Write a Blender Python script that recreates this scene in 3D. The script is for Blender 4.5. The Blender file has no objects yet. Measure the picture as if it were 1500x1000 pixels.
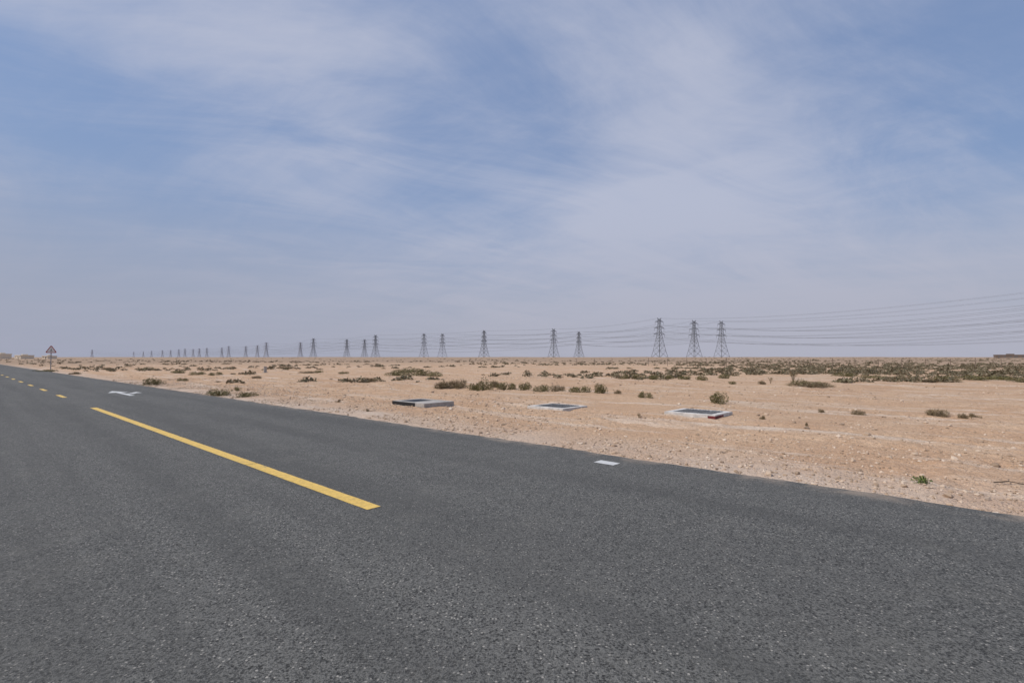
import bpy, math, random
import numpy as np
from mathutils import Vector, Matrix
random.seed(7); rng=np.random.default_rng(7)
scene=bpy.context.scene
F=750.0; HOR=523.0; CH=1.6
RD=np.array([-.738,.675]); RD/=np.linalg.norm(RD)      # road direction
RP=np.array([-RD[1],RD[0]])*-1                           # to the right of the road
def st(s,t): return (s*RD[0]+t*RP[0], s*RD[1]+t*RP[1])
EDGE=7.25
# ---------- numpy value noise ----------
def _h(i,j,seed):
    n=(i*374761393+j*668265263+seed*974634777)&0xffffffff
    n=((n^(n>>13))*1274126177)&0xffffffff
    return ((n^(n>>16))&0xffff)/65535.0
def vn(x,y,seed=0):
    x=np.asarray(x,float);y=np.asarray(y,float)
    i=np.floor(x).astype(np.int64);j=np.floor(y).astype(np.int64)
    u=x-i;v=y-j;u=u*u*(3-2*u);v=v*v*(3-2*v)
    a=_h(i,j,seed);b=_h(i+1,j,seed);c=_h(i,j+1,seed);d=_h(i+1,j+1,seed)
    return (a*(1-u)+b*u)*(1-v)+(c*(1-u)+d*u)*v
def fbm(x,y,o=4,seed=0):
    r=0;a=.5;
    for k in range(o):
        r=r+a*(vn(x,y,seed+k)-.5);x=x*2.03+17;y=y*2.03+9;a*=.5
    return r
def sst(a,b,x):
    u=np.clip((x-a)/(b-a),0,1);return u*u*(3-2*u)
def ground_h(x,y):
    x=np.asarray(x,float);y=np.asarray(y,float)
    s=x*RD[0]+y*RD[1]; t=x*RP[0]+y*RP[1]
    d=np.sqrt(x*x+y*y)
    out=np.maximum(t-EDGE,-8.5-t)
    k=sst(-.12,.35,out); far=sst(1.5,8,out)
    rough=.4+1.2*sst(.35,.65,vn(x/4,y/3.2,51))       # disturbed, cloddy areas next to smoother ones
    h=-0.05+k*0.045
    h=h+k*rough*(0.075*fbm(x/.38,y/.38,3,1)+ 0.08*fbm(x/1.7,y/1.7,3,5))
    h=h+far*(0.30*fbm(x/6,y/5,4,11))
    for c in (11.3,13.0):
        h=h-0.04*np.exp(-((t-c-.4*fbm(s/9,0*s,2,40))/.18)**2)*k
    h=h+sst(40,140,out)*(0.7*fbm(x/45,y/45,3,21))
    h=h+sst(250,600,d)*(1.0+3.5*fbm(x/170,y/120,3,31))*sst(60,200,out)
    return h
def G(px,py):
    d=F*CH/(py-HOR); return ((px-750)/F*d,d)
# ---------- node helper ----------
def newmat(name):
    m=bpy.data.materials.new(name);m.use_nodes=True
    nt=m.node_tree;b=nt.nodes['Principled BSDF'];return m,nt,b
def N(nt,typ,**kw):
    n=nt.nodes.new(typ)
    for k,v in kw.items():
        if k.startswith('i_'):
            key=k[2:]; key=int(key) if key.isdigit() else key.replace('_',' ')
            n.inputs[key].default_value=v
        else: setattr(n,k,v)
    return n
def L(nt,a,b): nt.links.new(a,b)
def M(nt,op,a,b=None,c=None,clamp=False):
    n=nt.nodes.new('ShaderNodeMath');n.operation=op;n.use_clamp=clamp
    for i,v in enumerate((a,b,c)):
        if v is None: continue
        if isinstance(v,(int,float)): n.inputs[i].default_value=v
        else: nt.links.new(v,n.inputs[i])
    return n.outputs[0]
def MR(nt,v,a,b,c=0,d=1,smooth=True):
    n=nt.nodes.new('ShaderNodeMapRange')
    if smooth:n.interpolation_type='SMOOTHSTEP'
    nt.links.new(v,n.inputs[0])
    for i,q in enumerate((a,b,c,d)): n.inputs[i+1].default_value=q
    return n.outputs[0]
def MIX(nt,f,a,b,typ='MIX'):
    n=nt.nodes.new('ShaderNodeMix');n.data_type='RGBA';n.blend_type=typ
    if isinstance(f,(int,float)): n.inputs[0].default_value=f
    else: nt.links.new(f,n.inputs[0])
    for i,v in ((6,a),(7,b)):
        if isinstance(v,tuple): n.inputs[i].default_value=(*v,1)
        else: nt.links.new(v,n.inputs[i])
    return n.outputs[2]
def noise(nt,vec,scale,detail=4,rough=.55,dist=0):
    n=N(nt,'ShaderNodeTexNoise');n.inputs['Scale'].default_value=scale
    n.inputs['Detail'].default_value=detail;n.inputs['Roughness'].default_value=rough
    n.inputs['Distortion'].default_value=dist
    nt.links.new(vec,n.inputs['Vector']);return n.outputs[0]
# ---------- materials ----------
def sand_mat():
    m,nt,b=newmat('desert_sand')
    geo=N(nt,'ShaderNodeNewGeometry').outputs['Position']
    big=noise(nt,geo,.055,4,.6,.6); mid=noise(nt,geo,.45,5,.65,.4); clod=noise(nt,geo,2.3,4,.7,.2); fine=noise(nt,geo,8,3,.75); vf=noise(nt,geo,38,2,.75)
    mp=N(nt,'ShaderNodeMapping');mp.inputs['Rotation'].default_value=(0,0,-math.atan2(RD[1],RD[0]))
    mp.vector_type='POINT';L(nt,geo,mp.inputs[0])
    sp=N(nt,'ShaderNodeSeparateXYZ');L(nt,mp.outputs[0],sp.inputs[0])
    cb=N(nt,'ShaderNodeCombineXYZ');L(nt,M(nt,'MULTIPLY',sp.outputs[0],.12),cb.inputs[0]);L(nt,sp.outputs[1],cb.inputs[1])
    streak=noise(nt,cb.outputs[0],1.1,5,.65,.3)
    out=M(nt,'ADD',M(nt,'MULTIPLY',sp.outputs[1],-1),-EDGE)   # metres beyond road edge
    c=MIX(nt,MR(nt,mid,.35,.68),(.53,.335,.205),(.63,.44,.29))
    c=MIX(nt,M(nt,'MULTIPLY',MR(nt,big,.42,.62),.6),c,(.64,.425,.265))
    c=MIX(nt,M(nt,'MULTIPLY',MR(nt,streak,.50,.66),.85),c,(.70,.57,.45))
    c=MIX(nt,M(nt,'MULTIPLY',MR(nt,clod,.50,.70),.5),c,(.42,.265,.165))
    c=MIX(nt,M(nt,'MULTIPLY',MR(nt,fine,.46,.70),.6),c,(.35,.225,.14))
    c=MIX(nt,M(nt,'MULTIPLY',MR(nt,vf,.52,.72),.5),c,(.75,.60,.46))
    sh=M(nt,'MULTIPLY',MR(nt,out,2.6,.1),MR(nt,mid,.2,.7,.4,1))
    c=MIX(nt,M(nt,'MULTIPLY',sh,.65),c,(.56,.46,.38))
    v=N(nt,'ShaderNodeTexVoronoi',i_Scale=14.0);L(nt,geo,v.inputs['Vector'])
    peb=M(nt,'MULTIPLY',MR(nt,v.outputs['Distance'],.26,.16),MR(nt,v.outputs['Color'],.56,.60))
    c=MIX(nt,M(nt,'MULTIPLY',peb,.7),c,(.27,.20,.15))
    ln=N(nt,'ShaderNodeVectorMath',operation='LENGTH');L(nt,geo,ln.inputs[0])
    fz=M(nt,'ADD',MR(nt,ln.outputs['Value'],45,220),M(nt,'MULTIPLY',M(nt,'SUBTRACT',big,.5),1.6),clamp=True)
    c=MIX(nt,M(nt,'MULTIPLY',fz,.8),c,(.31,.225,.16))  # browner with distance: scrub tone and distance haze put into the soil colour
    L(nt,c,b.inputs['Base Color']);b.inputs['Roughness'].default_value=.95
    b.inputs['Specular IOR Level'].default_value=.15
    hgt=M(nt,'ADD',M(nt,'MULTIPLY',fine,.9),M(nt,'MULTIPLY',vf,.25))
    bp=N(nt,'ShaderNodeBump');bp.inputs['Strength'].default_value=1;bp.inputs['Distance'].default_value=.09
    L(nt,hgt,bp.inputs['Height']);L(nt,bp.outputs[0],b.inputs['Normal'])
    return m
def asphalt_nodes(nt):
    geo=N(nt,'ShaderNodeNewGeometry').outputs['Position']
    g1=noise(nt,geo,70,2,.85); g2=noise(nt,geo,20,3,.75);big=noise(nt,geo,.35,4,.6,.5)
    v=N(nt,'ShaderNodeTexVoronoi',i_Scale=52.0);L(nt,geo,v.inputs['Vector'])
    vs=N(nt,'ShaderNodeSeparateColor');L(nt,v.outputs['Color'],vs.inputs[0])
    c=MIX(nt,MR(nt,g1,.38,.62),(.028,.028,.026),(.188,.184,.168))
    c=MIX(nt,M(nt,'MULTIPLY',MR(nt,g2,.42,.66),.4),c,(.188,.183,.166))
    c=MIX(nt,M(nt,'MULTIPLY',MR(nt,big,.35,.65),.3),c,(.146,.143,.130))
    spk=M(nt,'MULTIPLY',MR(nt,v.outputs['Distance'],.45,.2),MR(nt,vs.outputs[0],.83,.87))
    c=MIX(nt,M(nt,'MULTIPLY',spk,.85),c,(.46,.43,.38))
    drk=M(nt,'MULTIPLY',MR(nt,v.outputs['Distance'],.55,.3),MR(nt,vs.outputs[1],.74,.78))
    c=MIX(nt,M(nt,'MULTIPLY',drk,.85),c,(.015,.015,.014))
    return geo,c,g1,g2,v.outputs['Distance']
def asphalt_mat():
    m,nt,b=newmat('asphalt')
    geo,c,g1,g2,vd=asphalt_nodes(nt)
    mp=N(nt,'ShaderNodeMapping');mp.inputs['Rotation'].default_value=(0,0,-math.atan2(RD[1],RD[0]));L(nt,geo,mp.inputs[0])
    sp=N(nt,'ShaderNodeSeparateXYZ');L(nt,mp.outputs[0],sp.inputs[0])
    t=M(nt,'MULTIPLY',sp.outputs[1],-1)
    n1=noise(nt,geo,1.6,4,.7,.3)
    cb=N(nt,'ShaderNodeCombineXYZ');L(nt,M(nt,'MULTIPLY',sp.outputs[0],.05),cb.inputs[0]);L(nt,sp.outputs[1],cb.inputs[1])
    stv=noise(nt,cb.outputs[0],1.2,4,.6)
    c=MIX(nt,MR(nt,stv,.38,.66,0,.45),c,(.069,.068,.063))
    c=MIX(nt,MR(nt,n1,.5,.75,0,.22),c,(.20,.19,.165))
    dust=M(nt,'MULTIPLY',MR(nt,t,EDGE-.45,EDGE-.02),MR(nt,n1,.42,.66))
    c=MIX(nt,M(nt,'MULTIPLY',dust,.6),c,(.38,.30,.23))
    L(nt,c,b.inputs['Base Color']);b.inputs['Roughness'].default_value=.8
    b.inputs['Specular IOR Level'].default_value=.3
    bp=N(nt,'ShaderNodeBump');bp.inputs['Strength'].default_value=1;bp.inputs['Distance'].default_value=.012
    L(nt,M(nt,'ADD',g1,M(nt,'MULTIPLY',g2,.6)),bp.inputs['Height']);L(nt,bp.outputs[0],b.inputs['Normal'])
    return m
def paint_mat(name,col,wear=.5):
    m,nt,b=newmat(name)
    geo,c,g1,g2,vd=asphalt_nodes(nt)
    w=noise(nt,geo,6,4,.75)
    w2=M(nt,'ADD',M(nt,'MULTIPLY',w,.6),M(nt,'MULTIPLY',g1,.4))
    f=MR(nt,w2,wear,wear+.1)
    tint=MIX(nt,MR(nt,g2,.3,.7),tuple(x*.75 for x in col),col)
    L(nt,MIX(nt,f,tint,c),b.inputs['Base Color']);b.inputs['Roughness'].default_value=.7
    return m
def simple(name,col,rough=.7,var=.25,scale=6,metal=0):
    m,nt,b=newmat(name)
    tc=N(nt,'ShaderNodeTexCoord').outputs['Object']
    n=noise(nt,tc,scale,4,.65)
    L(nt,MIX(nt,MR(nt,n,.3,.7),tuple(c*(1-var) for c in col),tuple(min(1,c*(1+var*.5)) for c in col)),b.inputs['Base Color'])
    b.inputs['Roughness'].default_value=rough;b.inputs['Metallic'].default_value=metal
    return m
def leaf_mat(name,cols,tint=.35):
    m,nt,b=newmat(name)
    g=N(nt,'ShaderNodeNewGeometry')
    r=N(nt,'ShaderNodeValToRGB');L(nt,g.outputs['Random Per Island'],r.inputs[0])
    e=r.color_ramp.elements
    while len(e)<len(cols): e.new(.5)
    for i,cc in enumerate(cols):
        e[i].position=i/(len(cols)-1);e[i].color=(*cc,1)
    oi=N(nt,'ShaderNodeObjectInfo')
    c=MIX(nt,M(nt,'MULTIPLY',oi.outputs['Random'],tint),r.outputs[0],(.20,.155,.08))
    L(nt,c,b.inputs['Base Color']);b.inputs['Roughness'].default_value=.8
    return m
SAND=sand_mat();ASP=asphalt_mat()
YEL=paint_mat('yellow_road_paint',(.80,.53,.13),.57);WHT=paint_mat('white_road_paint',(.66,.66,.64),.56)
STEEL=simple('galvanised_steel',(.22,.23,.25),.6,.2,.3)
STEELF=simple('galvanised_steel_hazed',(.42,.43,.47),.8,.1,.3)  # paler steel for far towers, air haze put into the colour
LEAF=leaf_mat('shrub_leaves',[(.05,.05,.018),(.105,.10,.035),(.185,.165,.055),(.29,.24,.09)])
LEAFD=leaf_mat('dry_shrub_twigs',[(.12,.085,.045),(.21,.15,.09),(.32,.24,.14),(.19,.17,.07)])
LEAFG=leaf_mat('green_plant_leaves',[(.05,.08,.02),(.10,.15,.04),(.18,.22,.06),(.22,.22,.08)])
FARLEAF=leaf_mat('scrub_leaves',[(.10,.088,.046),(.15,.128,.07),(.20,.165,.10),(.26,.20,.135)],0)
# ---------- mesh helper ----------
def mesh_obj(name,verts,faces,mats,fm=None,smooth=False,link=True):
    me=bpy.data.meshes.new(name);me.from_pydata([tuple(v) for v in verts],[],[tuple(f) for f in faces])
    for m in mats: me.materials.append(m)
    if fm is not None: me.polygons.foreach_set('material_index',np.array(fm,dtype=np.int32))
    if smooth: me.polygons.foreach_set('use_smooth',[True]*len(me.polygons))
    me.update()
    if not link: return me
    o=bpy.data.objects.new(name,me);scene.collection.objects.link(o);return o
def inst(name,me,loc,rot=0,scale=(1,1,1)):
    o=bpy.data.objects.new(name,me);scene.collection.objects.link(o)
    o.location=loc;o.rotation_euler=(0,0,rot);o.scale=scale;return o
class MB:
    def __init__(s): s.v=[];s.f=[];s.m=[]
    def bar(s,a,b,w,mi=0):
        a=Vector(a);b=Vector(b);d=(b-a)
        if d.length<1e-6:return
        d.normalize();u=d.cross(Vector((0,0,1)))
        if u.length<1e-3:u=Vector((1,0,0))
        u.normalize();v=d.cross(u);k=len(s.v);w/=2
        for p in (a,b):
            for q in ((-1,-1),(1,-1),(1,1),(-1,1)): s.v.append(tuple(p+u*q[0]*w+v*q[1]*w))
        for i in range(4):
            j=(i+1)%4;s.f.append((k+i,k+j,k+4+j,k+4+i));s.m.append(mi)
        s.f.append((k+3,k+2,k+1,k));s.f.append((k+4,k+5,k+6,k+7));s.m+=[mi,mi]
    def box(s,x0,x1,y0,y1,z0,z1,mi=0):
        k=len(s.v)
        for z in (z0,z1): s.v+= [(x0,y0,z),(x1,y0,z),(x1,y1,z),(x0,y1,z)]
        for f in ((3,2,1,0),(4,5,6,7),(0,1,5,4),(1,2,6,5),(2,3,7,6),(3,0,4,7)):
            s.f.append(tuple(k+i for i in f));s.m.append(mi)
    def poly(s,pts,mi=0):
        k=len(s.v);s.v+=list(pts);s.f.append(tuple(range(k,k+len(pts))));s.m.append(mi)
# ---------- ground ----------
def graded(lo,hi,c,step,r,g):
    def side(lim):
        o=[];x=0
        while x<lim:
            x+=step if x<r else max(step,(x-r)*g+step)
            o.append(x)
        return o
    a=[c-x for x in side(c-lo)][::-1];b=[c+x for x in side(hi-c)]
    return np.array(a+[c]+b)
S=graded(-3000,7000,6,.09,18,.02)
T=graded(-1500,7000,EDGE+.2,.08,10,.02)
T=np.array([t for t in T if not(-7.5<t<EDGE-.6) and not(t<-12 and int(abs(t)*7)%2)]);
ss,tt=np.meshgrid(S,T)
X=ss*RD[0]+tt*RP[0];Y=ss*RD[1]+tt*RP[1];Z=ground_h(X,Y)
Z=np.where((tt>-7.8)&(tt<EDGE-.3),-.06,Z)
nv=X.size;co=np.stack([X,Y,Z],-1).reshape(-1,3).astype(np.float32)
nr,nc=X.shape
idx=np.arange(nv).reshape(nr,nc)
q=np.stack([idx[:-1,:-1],idx[1:,:-1],idx[1:,1:],idx[:-1,1:]],-1).reshape(-1,4)
me=bpy.data.meshes.new('desert_ground')
me.vertices.add(nv);me.vertices.foreach_set('co',co.ravel())
me.loops.add(q.size);me.loops.foreach_set('vertex_index',q.ravel().astype(np.int32))
me.polygons.add(len(q));me.polygons.foreach_set('loop_start',np.arange(0,q.size,4,dtype=np.int32))
me.polygons.foreach_set('use_smooth',np.ones(len(q),bool))
me.update(calc_edges=True);me.validate();me.materials.append(SAND)
g=bpy.data.objects.new('desert_ground',me);scene.collection.objects.link(g)
if me.polygons[0].normal.z<0: me.flip_normals()
# ---------- road ----------
RZ=.02
sv=list(np.arange(-40,90,.08))+list(np.arange(90,1500,3.0));sv=[-400]+sv
V=[];Fq=[]
for i,s in enumerate(sv):
    j=float(.16*fbm(s/1.3,0.,4,60)+.10*fbm(s/.25,3.,3,66))
    for t,z in ((-8.3-j,-.08),(-8.28-j,RZ),(EDGE-.4,RZ),(EDGE+j-.02,RZ),(EDGE+j,-.08)):
        x,y=st(s,t);V.append((x,y,z))
    if i:
        k=5*i
        for a in range(4): Fq.append((k-5+a,k-5+a+1,k+a+1,k+a))
road=mesh_obj('asphalt_road',V,Fq,[ASP])
if road.data.polygons[1].normal.z<0: road.data.flip_normals()
# ---------- markings ----------
def strip(mb,s0,s1,t,w,z=RZ+.004):
    n=max(1,int((s1-s0)/.12))
    for i in range(n):
        a=s0+(s1-s0)*i/n;b=s0+(s1-s0)*(i+1)/n
        def e(s,k): return float(.012*fbm(s/.2,k,2,80)) 
        p=[st(a,t-w/2+e(a,0.)),st(a,t+w/2+e(a,5.)),st(b,t+w/2+e(b,5.)),st(b,t-w/2+e(b,0.))]
        mb.poly([(x,y,z) for x,y in p])
mb=MB()
for a,b in ((4.72,7.98),(8.0,13.2),(13.215,20.5)): strip(mb,a,b,3.02,.165)
s=26.5
while s<400: strip(mb,s,s+2.0,3.02,.15);s+=6
o=mesh_obj('yellow_centre_line',mb.v,mb.f,[YEL])
def arrow(s0,tc,flip=1,k=1.0):
    mb=MB();z=RZ+.004
    def P(pts): 
        q=[(*st(s0+a*k,tc+b*flip),z) for a,b in pts]
        if flip<0:q=q[::-1]
        mb.poly(q)
    P([(0,-.09),(0,.09),(2.6,.09),(2.6,-.09)])
    P([(2.6,-.38),(2.6,.38),(4.0,0)])
    P([(1.2,.09),(1.2,.30),(1.9,.62),(1.9,.40),(1.45,.09)])
    P([(1.55,.66),(2.5,.62),(1.6,.2)])
    v=[];c=0
    for f in mb.f:
        for i in f: v.append((mb.v[i][0],mb.v[i][1],mb.v[i][2]+c*.002))
        c+=1
    o=mesh_obj('lane_arrow_marking',v,mb.f,[WHT]);return o
arrow(25.8,5.05,1);arrow(27.0,.9,-1)
mb=MB();x,y=G(888,678.5);s0=x*RD[0]+y*RD[1];t0=x*RP[0]+y*RP[1];strip(mb,s0-.17,s0+.17,t0,.2)
mesh_obj('white_road_mark',mb.v,mb.f,[WHT])
# ---------- transmission towers ----------
def tower_mesh(name,th,mat,H=50,bw=15,aw=1.0):
    mb=MB()
    def hw(z): 
        if z<30: return bw/2+(2.2-bw/2)*(z/30)**.85
        return 2.2+(1.0-2.2)*(z-30)/(H-30)
    lv=[0,9,16,22,26,30,34,38,42,46,H]
    for a,b in zip(lv[:-1],lv[1:]):
        A=hw(a);B=hw(b)
        ca=[(-A,-A,a),(A,-A,a),(A,A,a),(-A,A,a)];cb=[(-B,-B,b),(B,-B,b),(B,B,b),(-B,B,b)]
        for i in range(4):
            j=(i+1)%4
            mb.bar(ca[i],cb[i],th*1.4)
            mb.bar(ca[i],cb[j],th*.6);mb.bar(ca[j],cb[i],th*.6);mb.bar(cb[i],cb[j],th*.6)
    for z,l in ((30,9.0),(38,8.0),(46,6.8)):
        for sx in (-1,1):
            tip=(sx*l*aw,0,z+.6)
            w=hw(z);w2=hw(z+2.6)
            for sy in (-1,1):
                mb.bar((sx*w,sy*w,z),tip,th*.9);mb.bar((sx*w2,sy*w2,z+2.6),tip,th*.9)
                for f in (.4,):
                    p=np.array((sx*w,sy*w,z))*(1-f)+np.array(tip)*f;q2=np.array((sx*w2,sy*w2,z+2.6))*(1-f)+np.array(tip)*f
                    mb.bar(tuple(p),tuple(q2),th*.6)
            mb.bar(tip,(tip[0],0,z-3),th*.8)
    for sx in (-1,1):
        mb.bar((sx*1.0,0,H),(sx*3.4,0,H+1.6),th);mb.bar((sx*1.0,0,H-2.5),(sx*3.4,0,H+1.6),th)
    mb.bar((-1.0,-1.0,H),(1.0,1.0,H),th)
    return mesh_obj(name,mb.v,mb.f,[mat],link=False)
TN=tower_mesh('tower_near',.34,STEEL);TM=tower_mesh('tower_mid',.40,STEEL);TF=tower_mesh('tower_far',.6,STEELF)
def tw(px,hp): 
    d=51*F/hp; return ((px-750)/F*d,d)
A=[(1790,135),(966,58),(811,42),(709,39.5),(621,35),(550,33),(459,28),(390,22),(335,16.5),(303,14),(271,12.5),(238,10.5),(196,8)]
B=[(1960,150),(1017,54),(848,38),(648,34.5),(534,27),(440,22),(377,17.5),(325,14.5),(292,13),(262,11.5),(222,9.5)]
C=[(2200,158),(1057,53),(848.1,38),(508,27),(360,16.5),(283,12),(250,10.5),(210,9),(135,11)]
LINES=[[tw(*p) for p in l] for l in (A,B,C)]
wires=[]
for li,(ln,src) in enumerate(zip(LINES,(A,B,C))):
    prev=None
    for i,(x,y) in enumerate(ln):
        if i==0: dx,dy=ln[1][0]-x,ln[1][1]-y
        elif i==len(ln)-1: dx,dy=x-ln[i-1][0],y-ln[i-1][1]
        else: dx,dy=ln[i+1][0]-ln[i-1][0],ln[i+1][1]-ln[i-1][1]
        ang=math.atan2(dy,dx)-math.pi/2
        if src[i][0]!=848.1:
            z=float(ground_h(x,y))
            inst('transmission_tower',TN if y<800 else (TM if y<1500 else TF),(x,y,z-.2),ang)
        R=(math.cos(ang),math.sin(ang))
        att=[]
        for zz,l in ((27,9),(35,8),(43,6.8),(51.6,3.4)):
            for sx in (-1,1): att.append((x+R[0]*sx*l,y+R[1]*sx*l,zz))
        if prev:
            sp=math.dist(prev[0][:2],att[0][:2])
            for k,(a,b) in enumerate(zip(prev,att)):
                sag=min(14,sp*sp/14000)*(1 if k<6 else .7)
                pts=[]
                for q in range(25):
                    u=q/24;pts.append((a[0]+(b[0]-a[0])*u,a[1]+(b[1]-a[1])*u,a[2]+(b[2]-a[2])*u-4*sag*u*(1-u)))
                wires.append((pts,(.065 if k<6 else .045)*(1 if y<900 else 1.3)))
        prev=att
cu=bpy.data.curves.new('power_line_wires','CURVE');cu.dimensions='3D';cu.bevel_depth=1;cu.bevel_resolution=0
for pts,r in wires:
    sp=cu.splines.new('POLY');sp.points.add(len(pts)-1)
    for i,p in enumerate(pts): sp.points[i].co=(*p,1);sp.points[i].radius=r
cu.materials.append(simple('conductor_wire',(.15,.155,.17),.7,.1,.1))
o=bpy.data.objects.new('power_line_wires',cu);scene.collection.objects.link(o)
# ---------- shrubs ----------
def shrub_mesh(name,n,mat,seed,leaf=.05,flat=.5,lobes=11,open_=.0,dry=False):
    r=np.random.default_rng(seed)
    V=[];Fc=[]
    ang=r.uniform(0,2*np.pi,lobes);rad=np.sqrt(r.uniform(0,1,lobes))*.72
    lc=np.stack([rad*np.cos(ang),rad*np.sin(ang),r.uniform(.05,.55,lobes)*flat*2*(1-rad*.6)],-1)
    lr=r.uniform(.14,.34,lobes)
    w=lr**2/np.sum(lr**2)
    ch=r.choice(lobes,n,p=w)
    d=r.normal(size=(n,3));d/=np.linalg.norm(d,axis=1)[:,None]
    rr=lr[ch]*r.uniform(.45,1.12,n)**.7
    P=lc[ch]+d*rr[:,None]*np.array([1,1,flat*1.8]);P[:,2]=np.abs(P[:,2])*1.0
    up=d+np.array([0,0,.4])+r.normal(size=(n,3))*.6
    for i in range(n):
        a=Vector(up[i]).normalized();b=a.cross(Vector(r.normal(size=3))).normalized()
        p=Vector(P[i]);l=leaf*r.uniform(.6,1.6);wd=l*r.uniform(.25,.45) if not dry else l*.09
        l2=l if not dry else l*2
        k=len(V);e=b
        V+= [tuple(p-e*wd),tuple(p+a*l2*.5-e*wd*.9),tuple(p+a*l2),tuple(p+a*l2*.5+e*wd*.9)] if not dry else [tuple(p-e*wd),tuple(p+e*wd),tuple(p+a*l2+e*wd*.4),tuple(p+a*l2-e*wd*.4)]
        Fc.append((k,k+1,k+2,k+3))
    mb=MB();mb.v=V;mb.f=Fc
    for c in lc:
        mb.bar((0,0,-.05),(c[0]*.5,c[1]*.5,c[2]*.7),.03);mb.bar((c[0]*.5,c[1]*.5,c[2]*.7),tuple(c),.018)
    return mesh_obj(name,mb.v,mb.f,[mat],link=False)
GR=[shrub_mesh('shrub_mesh',1700,LEAF,s,.062,.50,10+s%5) for s in range(5)]
DR=[shrub_mesh('dry_shrub_mesh',1500,LEAFD,20+s,.10,.5,9,dry=True) for s in range(3)]
PL=[shrub_mesh('plant_mesh',420,LEAFG,40,.13,.55,9)]
BL=[(229,563,27,9,0),(323,578,38,9,0),(362,580,28,8,0),(347,572,12,6,0),(268,558,14,5,0),(257,546,24,4,0),(290,548,22,5,0),(317,549,18,5,0),(219,542,26,4,0),(70,544,26,4,0),
(545,559,28,5,1),(586,549,44,6,0),(628,550,40,7,0),(600,545,50,5,0),(504,547,14,4,0),(651,569,24,10,1),(672,569,22,11,1),(694,571,20,11,0),(709,572,26,14,0),(741,570,26,11,0),(727,568,18,8,1),(768,571,24,10,0),(795,573,24,9,0),(817,572,20,8,1),(850,575,30,10,0),(883,577,23,13,0),(904,578,10,5,1),(944,584,19,9,0),
(914,556,16,7,0),(934,556,20,8,0),(955,557,18,6,0),(977,556,18,6,0),(1002,557,18,6,0),(1028,558,16,7,0),(1072,562,10,5,0),(1060,555,18,6,0),(1049,594,27,15,0),(1185,566,50,6,1),(1172,565,26,7,0),(1115,563,10,5,1),(1367,608,24,9,1),(1255,606,16,6,1),(1408,611,10,7,1),(1202,603,8,5,1),(1115,615,9,5,1),(1180,625,5,4,1),(1425,610,14,4,1),(1407,558,60,7,0),(1370,560,50,5,1),(1460,557,50,7,0),(1320,557,40,5,1),(1500,560,40,6,0),(1280,553,40,5,0),(1235,551,30,5,0),(452,546,22,3,1),(420,540,20,3,1),(110,548,14,3,1),(160,541,18,3,1),(540,602,5,4,1),(497,588,6,4,1),(465,545,16,3,0),(378,553,12,3,1)]
for i,(px,py,w,h,k) in enumerate(BL):
    x,y=G(px,py);z=float(ground_h(x,y));W=w*y/F*.64;H=h*y/F*1.15
    inst('desert_shrub' if k==0 else 'dry_desert_shrub',(GR if k==0 else DR)[i%(5 if k==0 else 3)],(x,y,z-.02),i*1.7,(W,W,max(H,.1)*1.5))
x,y=G(1343,705);inst('green_desert_plant',PL[0],(x,y,float(ground_h(x,y))),.5,(.17,.16,.14))
def weed(px,py,hp,nm='dry_weed'):
    x,y=G(px,py);H=hp*y/F;mb=MB();r=random.Random(px)
    for i in range(14):
        a=r.uniform(0,6.28);l=r.uniform(.12,.4);p0=(0,0,0);pm=(math.cos(a)*l*.4*H,math.sin(a)*l*.4*H,H*r.uniform(.4,.6));p1=(math.cos(a)*l*H,math.sin(a)*l*H,H*r.uniform(.7,1))
        mb.bar(p0,pm,.014*H);mb.bar(pm,p1,.01*H)
        for q in range(9):
            b=r.uniform(0,6.28);u=r.random();c=[pm[j]*(1-u)+p1[j]*u for j in range(3)]
            mb.bar(c,(c[0]+math.cos(b)*.1*H,c[1]+math.sin(b)*.1*H,c[2]+.07*H),.012*H)
    o=mesh_obj(nm,mb.v,mb.f,[LEAFD]);o.location=(x,y,float(ground_h(x,y))-.01)
weed(1161,564,20);weed(935,612,9);weed(1420,612,10);weed(1128,562,10)
# distant scrub: one mass
V=[];Fc=[]
r=np.random.default_rng(3)
cnt=0
while cnt<4300:
    py=HOR+2.0+ r.exponential(10.5); 
    if py>562: continue
    px=r.uniform(-100,1600)
    x,y=G(px,py)
    dens=float(vn(x/30,y/22,77))*.45+float(vn(x/8,y/8,78))*.55
    right=.25+.75*min(1,max(0,(px-800)/300))
    if py<535: right=max(right,.6)
    if dens<.45+.22*(1-right) : continue
    if r.random()>right: continue
    cnt+=1
    t=x*RP[0]+y*RP[1]
    if t<EDGE+3: continue
    d=math.hypot(x,y);z=float(ground_h(x,y))
    R=r.uniform(.15,.60)*(1+.15*(y>150));H=R*r.uniform(.4,.75)
    n=60 if y<90 else 20
    dd=r.normal(size=(n,3));dd/=np.linalg.norm(dd,axis=1)[:,None]
    P=dd*np.sqrt(r.uniform(.2,1,n))[:,None]*np.array([R,R,H]);P[:,2]=np.abs(P[:,2])
    l=R*(.2 if y<90 else .32)
    for p in P:
        u=r.normal(size=3)*l;w=r.normal(size=3)*l
        k=len(V);b=p+np.array([x,y,z])
        V+=[b-u*.5,b+w*.5,b+u*.5,b-w*.5];Fc.append((k,k+1,k+2,k+3))
mesh_obj('distant_scrub',V,Fc,[FARLEAF])
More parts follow.
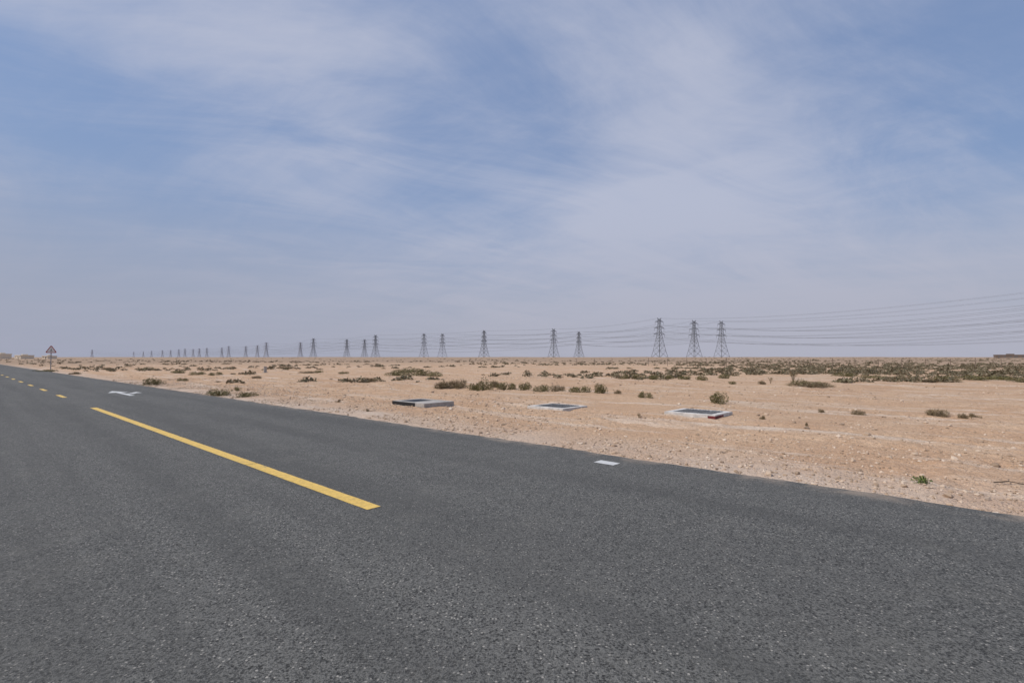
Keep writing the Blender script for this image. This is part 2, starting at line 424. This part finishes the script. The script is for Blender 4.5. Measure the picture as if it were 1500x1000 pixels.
# ---------- stones ----------
t_=(1+5**.5)/2
iv=np.array([(-1,t_,0),(1,t_,0),(-1,-t_,0),(1,-t_,0),(0,-1,t_),(0,1,t_),(0,-1,-t_),(0,1,-t_),(t_,0,-1),(t_,0,1),(-t_,0,-1),(-t_,0,1)],float);iv/=np.linalg.norm(iv[0])
iff=np.array([(0,11,5),(0,5,1),(0,1,7),(0,7,10),(0,10,11),(1,5,9),(5,11,4),(11,10,2),(10,7,6),(7,1,8),(3,9,4),(3,4,2),(3,2,6),(3,6,8),(3,8,9),(4,9,5),(2,4,11),(6,2,10),(8,6,7),(9,8,1)])
def stones(name,n,fn,mat):
    pos=np.array([fn() for _ in range(n)]);z=ground_h(pos[:,0],pos[:,1])
    VV=[];FF=[]
    for i,(x,y,s) in enumerate(pos):
        v=iv*rng.uniform(.65,1.25,(12,1))*np.array([1,rng.uniform(.6,1),rng.uniform(.45,.75)])*s
        a=rng.uniform(0,6.28);c,sn=math.cos(a),math.sin(a)
        v=np.stack([v[:,0]*c-v[:,1]*sn+x,v[:,0]*sn+v[:,1]*c+y,v[:,2]+z[i]+s*.15],-1)
        FF.append(iff+12*i);VV.append(v)
    return mesh_obj(name,np.concatenate(VV).tolist(),np.concatenate(FF).tolist(),[mat])
m,nt,b=newmat('stone')
gg=N(nt,'ShaderNodeNewGeometry');rp=N(nt,'ShaderNodeValToRGB');L(nt,gg.outputs['Random Per Island'],rp.inputs[0])
e=rp.color_ramp.elements;e[0].color=(.27,.195,.135,1);e[1].color=(.68,.56,.44,1);e.new(.5).color=(.50,.36,.245,1)
L(nt,rp.outputs[0],b.inputs['Base Color']);b.inputs['Roughness'].default_value=.9
def f1():
    while True:
        s=rng.uniform(-9,45);t=EDGE+.02+rng.exponential(3.8)
        if vn(s/1.6,t/1.6,90)>.40: break
    x,y=st(s,t);return x,y,.008+rng.exponential(.009)
def f2():
    while True:
        s=rng.uniform(-14,60);t=EDGE+rng.uniform(1,34)
        if vn(s/3,t/2.4,91)>.5: break
    x,y=st(s,t);return x,y,.014+rng.exponential(.015)
stones('gravel',24000,f1,m);stones('desert_stones',5200,f2,m)
# ---------- utility hatch slabs ----------
CONC=simple('concrete',(.42,.39,.355),.9,.25,5);CW=simple('painted_concrete',(.62,.59,.55),.8,.25,6)
BLK=simple('black_and_pit_dark',(.012,.012,.013),.6,.3,8);RED=simple('red_paint',(.17,.025,.028),.7,.4,9);MET=simple('hatch_steel',(.17,.165,.16),.6,.5,14)  # BLK: black for slab strips, sign symbol and the pit-dark cover
def hatch(px,py,L_,W_,H_,style,rot=0):
    x,y=G(px,py);z=float(ground_h(x,y))-.01;mb=MB();a=L_/2;b2=W_/2;fr=.16
    mb.box(-a,a,-b2,-b2+fr,-.25,H_,0);mb.box(-a,a,b2-fr,b2,-.25,H_,0)
    mb.box(-a,-a+fr,-b2+fr,b2-fr,-.25,H_,0);mb.box(a-fr,a,-b2+fr,b2-fr,-.25,H_,0)
    if style==0:
        mb.box(-a,a*.45,-b2-.012,-b2-.001,-.1,H_-.006,1);mb.box(-a-.012,-a-.001,-b2,b2,-.1,H_-.006,1)  # thin black sheets over the slab's front and left end
    if style==2:
        mb.box(a*.72,a,-b2-.010,-b2-.001,-.1,H_-.03,1 );mb.box(a+.001,a+.010,-b2,-b2*.1,-.1,H_-.03,1)
    nx,ny=(3,2) if style!=0 else (2,1)
    cw=(2*a-2*fr)/nx;chh=(2*b2-2*fr)/ny
    for i in range(nx):
        for j in range(ny):
            x0=-a+fr+i*cw+.02;y0=-b2+fr+j*chh+.02
            mb.box(x0,x0+cw-.04,y0,y0+chh-.04,-.1,H_+.006 if style else H_-.01,2 if (style or i) else 1)  # plain slab's first cover is black: dark of an open pit as colour
            if style:
                for q in range(4):
                    xx=x0+.04+q*(cw-.12)/3
                    mb.box(xx,xx+.02,y0+.03,y0+chh-.07,H_+.007,H_+.014,2)
    if style: mb.box(-a+fr+.001,a-fr-.001,-b2+fr+.001,b2-fr-.001,-.1,H_-.004,0)
    root=bpy.data.objects.new('utility_hatch',None);scene.collection.objects.link(root)
    o=mesh_obj('hatch_body',mb.v,mb.f,[CONC if style==0 else CW,{0:BLK,1:CW,2:RED}[style],CONC if style==0 else MET],mb.m)
    bv=o.modifiers.new('b','BEVEL');bv.width=.006;bv.segments=1;bv.limit_method='ANGLE'
    o.parent=root;root.location=(x,y,z);root.rotation_euler=(0,0,math.atan2(RD[1],RD[0])+math.pi+rot)
hatch(620,592,1.75,1.25,.15,0);hatch(816,595,1.45,1.3,.07,1);hatch(1022,607.5,1.4,1.25,.10,2)
# ---------- warning sign ----------
def sign():
    root=bpy.data.objects.new('warning_sign',None);scene.collection.objects.link(root)
    x,y=G(75,541);mb=MB();n=10
    for i in range(n):
        a=6.283*i/n;b=6.283*(i+1)/n;r=.05
        mb.poly([(r*math.cos(a),r*math.sin(a),-.2),(r*math.cos(b),r*math.sin(b),-.2),(r*math.cos(b),r*math.sin(b),2.85),(r*math.cos(a),r*math.sin(a),2.85)])
    mb.poly([(.05*math.cos(6.283*i/n),.05*math.sin(6.283*i/n),2.85) for i in range(n)])
    p=mesh_obj('post',mb.v,mb.f,[STEEL]);p.parent=root
    def tri(sz,yo,th,mat,nm,zc=2.5):
        mb=MB();c=[]
        for k in range(3):
            a0=math.pi/2+k*2*math.pi/3
            for d in (-.12,.12): c.append((sz*math.cos(a0+d),sz*math.sin(a0+d)+zc))
        fr=[(a,yo,b) for a,b in c];bk=[(a,yo+th,b) for a,b in c]
        mb.poly(fr);mb.poly(bk[::-1])
        for i in range(6):
            j=(i+1)%6;mb.poly([fr[i],bk[i],bk[j],fr[j]])
        o=mesh_obj(nm,mb.v,mb.f,[mat]);o.parent=root
    tri(.58,-.075,.02,simple('sign_red',(.38,.09,.07),.5,.1,3),'red_border')
    tri(.43,-.08,.004,simple('sign_white',(.68,.66,.64),.5,.05,3),'white_face')
    mb=MB();mb.box(-.03,.03,-.086,-.081,2.46,2.70);mb.box(-.12,.12,-.0865,-.0865+.004,2.38,2.43);
    o=mesh_obj('symbol',mb.v,mb.f,[BLK]);o.parent=root
    root.location=(x,y,float(ground_h(x,y)));root.rotation_euler=(0,0,math.radians(40))
sign()
mb=MB();mb.box(-.16,.16,-.12,.12,-.2,.62);mb.box(-.20,.20,-.16,.16,.62,.70);mb.box(-.3,.3,-.26,.26,-.2,.06)
x,y=G(389,545);o=mesh_obj('concrete_marker_post',mb.v,mb.f,[CONC]);o.location=(x,y,float(ground_h(x,y)));o.rotation_euler=(0,0,.7);o.scale=(.8,.8,.95)
x,y=G(1472,708);mb=MB();mb.bar((-.16,.03,.015),(0,0,.035),.012);mb.bar((0,0,.035),(.14,-.05,.01),.009);mb.bar((0,0,.035),(.06,.06,.05),.006)
o=mesh_obj('dry_stick',mb.v,mb.f,[simple('dead_wood',(.10,.075,.05),.9)]);o.location=(x,y,float(ground_h(x,y))+.005)
# ---------- fence ----------
mb=MB();p0=np.array([12.,95.]);p1=np.array([130.,62.]);n=38;pr=None
for i in range(n+1):
    p=p0+(p1-p0)*i/n;z=float(ground_h(*p));rr=random.uniform(-.05,.05)
    top=(p[0]+rr,p[1],z+1.45+random.uniform(-.1,.1));mb.bar((p[0],p[1],z-.2),top,.07)
    if pr:
        for h in (.4,.8,1.25): mb.bar((pr[0],pr[1],pr[2]+h),(p[0],p[1],z+h),.012)
    pr=(p[0],p[1],z)
mesh_obj('wire_fence',mb.v,mb.f,[simple('weathered_post',(.26,.20,.15),.9)])
# ---------- distant buildings ----------
PLA=simple('cream_plaster',(.72,.62,.49),.9,.06,.3);GLS=simple('dark_window',(.14,.15,.17),.3,.1,1)
def building(name,x,y,w,dp,h,rot,storeys=1,mat=PLA,cols=5):
    root=bpy.data.objects.new(name,None);scene.collection.objects.link(root)
    z=float(ground_h(x,y))
    mb=MB();mb.box(-w/2,w/2,-dp/2,dp/2,-1,h)
    o=mesh_obj('walls',mb.v,mb.f,[mat]);o.parent=root
    mb=MB();q=.25;mb.box(-w/2-q,w/2+q,-dp/2-q,-dp/2+.3,h,h+.7);mb.box(-w/2-q,w/2+q,dp/2-.3,dp/2+q,h,h+.7)
    mb.box(-w/2-q,-w/2+.3,-dp/2+.3,dp/2-.3,h,h+.7);mb.box(w/2-.3,w/2+q,-dp/2+.3,dp/2-.3,h,h+.7);mb.box(-w*.1,w*.15,-dp*.2,dp*.2,h+.01,h+1.6)
    o=mesh_obj('parapet_and_roof',mb.v,mb.f,[mat]);o.parent=root
    mb=MB()
    for s in range(storeys):
        for c in range(cols):
            xx=-w/2+(c+.5)*w/cols;zz=s*h/storeys+1.0
            for yy in (-dp/2-.03,dp/2-.02): mb.box(xx-.5,xx+.5,yy,yy+.05,zz,zz+1.2)
    o=mesh_obj('windows',mb.v,mb.f,[GLS]);o.parent=root
    mb=MB();mb.box(w*.1,w*.1+1.1,-dp/2-.08,-dp/2-.031,-.5,2.1);o=mesh_obj('door',mb.v,mb.f,[MET]);o.parent=root
    root.location=(x,y,z);root.rotation_euler=(0,0,rot)
building('plaster_villa',-476,500,14,10,3.0,-.5,1,PLA,3);building('plaster_villa',-456,505,8,8,2.2,-.3,1,PLA,2);building('plaster_villa',-498,500,14,9,4.2,-.4,1,PLA,3)
building('warehouse_building',505,520,22,12,3.0,-.6,1,simple('brown_cladding',(.20,.15,.12),.8,.1,.3))
# ---------- world ----------
SE=math.radians(50);SAZ=math.radians(-100)  # azimuth from +Y toward +X
w=bpy.data.worlds.new('World');scene.world=w;w.use_nodes=True;nt=w.node_tree
bg=nt.nodes['Background'];bg.inputs['Strength'].default_value=.1
sky=N(nt,'ShaderNodeTexSky');sky.sky_type='NISHITA';sky.sun_disc=False;sky.sun_elevation=SE;sky.sun_rotation=SAZ
sky.air_density=1.3;sky.dust_density=.6;sky.ozone_density=3.0
tc=N(nt,'ShaderNodeTexCoord').outputs['Generated']
sp=N(nt,'ShaderNodeSeparateXYZ');L(nt,tc,sp.inputs[0]);zc=M(nt,'MAXIMUM',sp.outputs[2],0)
zz=M(nt,'ADD',zc,.20)
cb=N(nt,'ShaderNodeCombineXYZ');L(nt,M(nt,'DIVIDE',sp.outputs[0],zz),cb.inputs[0]);L(nt,M(nt,'DIVIDE',sp.outputs[1],zz),cb.inputs[1])
def stretched(rot,sx,sy,off):
    a=N(nt,'ShaderNodeMapping');a.inputs['Rotation'].default_value=(0,0,rot);L(nt,cb.outputs[0],a.inputs[0])
    b_=N(nt,'ShaderNodeMapping');b_.inputs['Scale'].default_value=(sx,sy,1);b_.inputs['Location'].default_value=(off,off*.7,0);L(nt,a.outputs[0],b_.inputs[0]);return b_.outputs[0]
n1=noise(nt,stretched(.45,.5,1.0,3.1),1.1,6,.58,.7)
n2=noise(nt,stretched(-.45,.55,1.4,8.4),2.3,8,.64,.8)
n3=noise(nt,stretched(.2,.6,.9,1.3),.55,3,.5,.3)
n4=noise(nt,stretched(.75,.35,1.5,5.2),3.0,8,.62,1.0)
den=M(nt,'ADD',M(nt,'MULTIPLY',n1,.42),M(nt,'ADD',M(nt,'MULTIPLY',n2,.38),M(nt,'MULTIPLY',n3,.20)))
den=M(nt,'ADD',den,M(nt,'MULTIPLY',M(nt,'SUBTRACT',n4,.5),.10))
def blob(px,py,r_in,r_out,amp):
    d=Vector(((px-750)/F,1,(HOR-py)/F)).normalized()
    vm=N(nt,'ShaderNodeVectorMath',operation='DOT_PRODUCT');L(nt,tc,vm.inputs[0]);vm.inputs[1].default_value=d
    return MR(nt,vm.outputs['Value'],math.cos(math.radians(r_out)),math.cos(math.radians(r_in)),0,amp)
for bb in ((620,60,2,24,.03),(330,110,2,16,.05),(1130,370,3,26,.14),(800,350,2,18,.05),(1300,130,1,17,-.10),(1450,190,1,16,-.08),(740,225,1,14,-.06),(60,60,1,12,-.06),(120,400,2,22,-.05),(960,50,1,13,.05)):
    den=M(nt,'ADD',den,blob(*bb))
cl=MR(nt,den,.33,.69,.18,1)
base=MIX(nt,.6,sky.outputs[0],(1.45,2.55,5.2))
col=MIX(nt,M(nt,'MULTIPLY',cl,.87),base,(5.0,5.3,6.5))
hz=MR(nt,sp.outputs[2],.32,.0)
col=MIX(nt,M(nt,'MULTIPLY',hz,.80),col,(4.2,4.22,5.0))
lft=MR(nt,sp.outputs[0],.1,-.75)
col=MIX(nt,M(nt,'MULTIPLY',M(nt,'MULTIPLY',lft,MR(nt,sp.outputs[2],.45,.05)),.4),col,(2.8,3.2,4.4))
L(nt,col,bg.inputs['Color'])
# ---------- sun ----------
sd=bpy.data.lights.new('sun','SUN');sd.energy=2.95;sd.angle=math.radians(6);sd.color=(1,.94,.86)
so=bpy.data.objects.new('sun',sd);scene.collection.objects.link(so)
dv=Vector((math.sin(SAZ)*math.cos(SE),math.cos(SAZ)*math.cos(SE),math.sin(SE)))
so.rotation_euler=dv.to_track_quat('Z','Y').to_euler()
# ---------- camera ----------
cd=bpy.data.cameras.new('camera');cd.lens=18;cd.sensor_width=36;cd.clip_end=20000;cd.clip_start=.05
co_=bpy.data.objects.new('camera',cd);scene.collection.objects.link(co_)
co_.location=(0,0,CH);co_.rotation_euler=(math.radians(90)+math.atan(23/F),0,0)
scene.camera=co_
scene.view_settings.view_transform='Standard';scene.view_settings.look='None';scene.view_settings.exposure=0
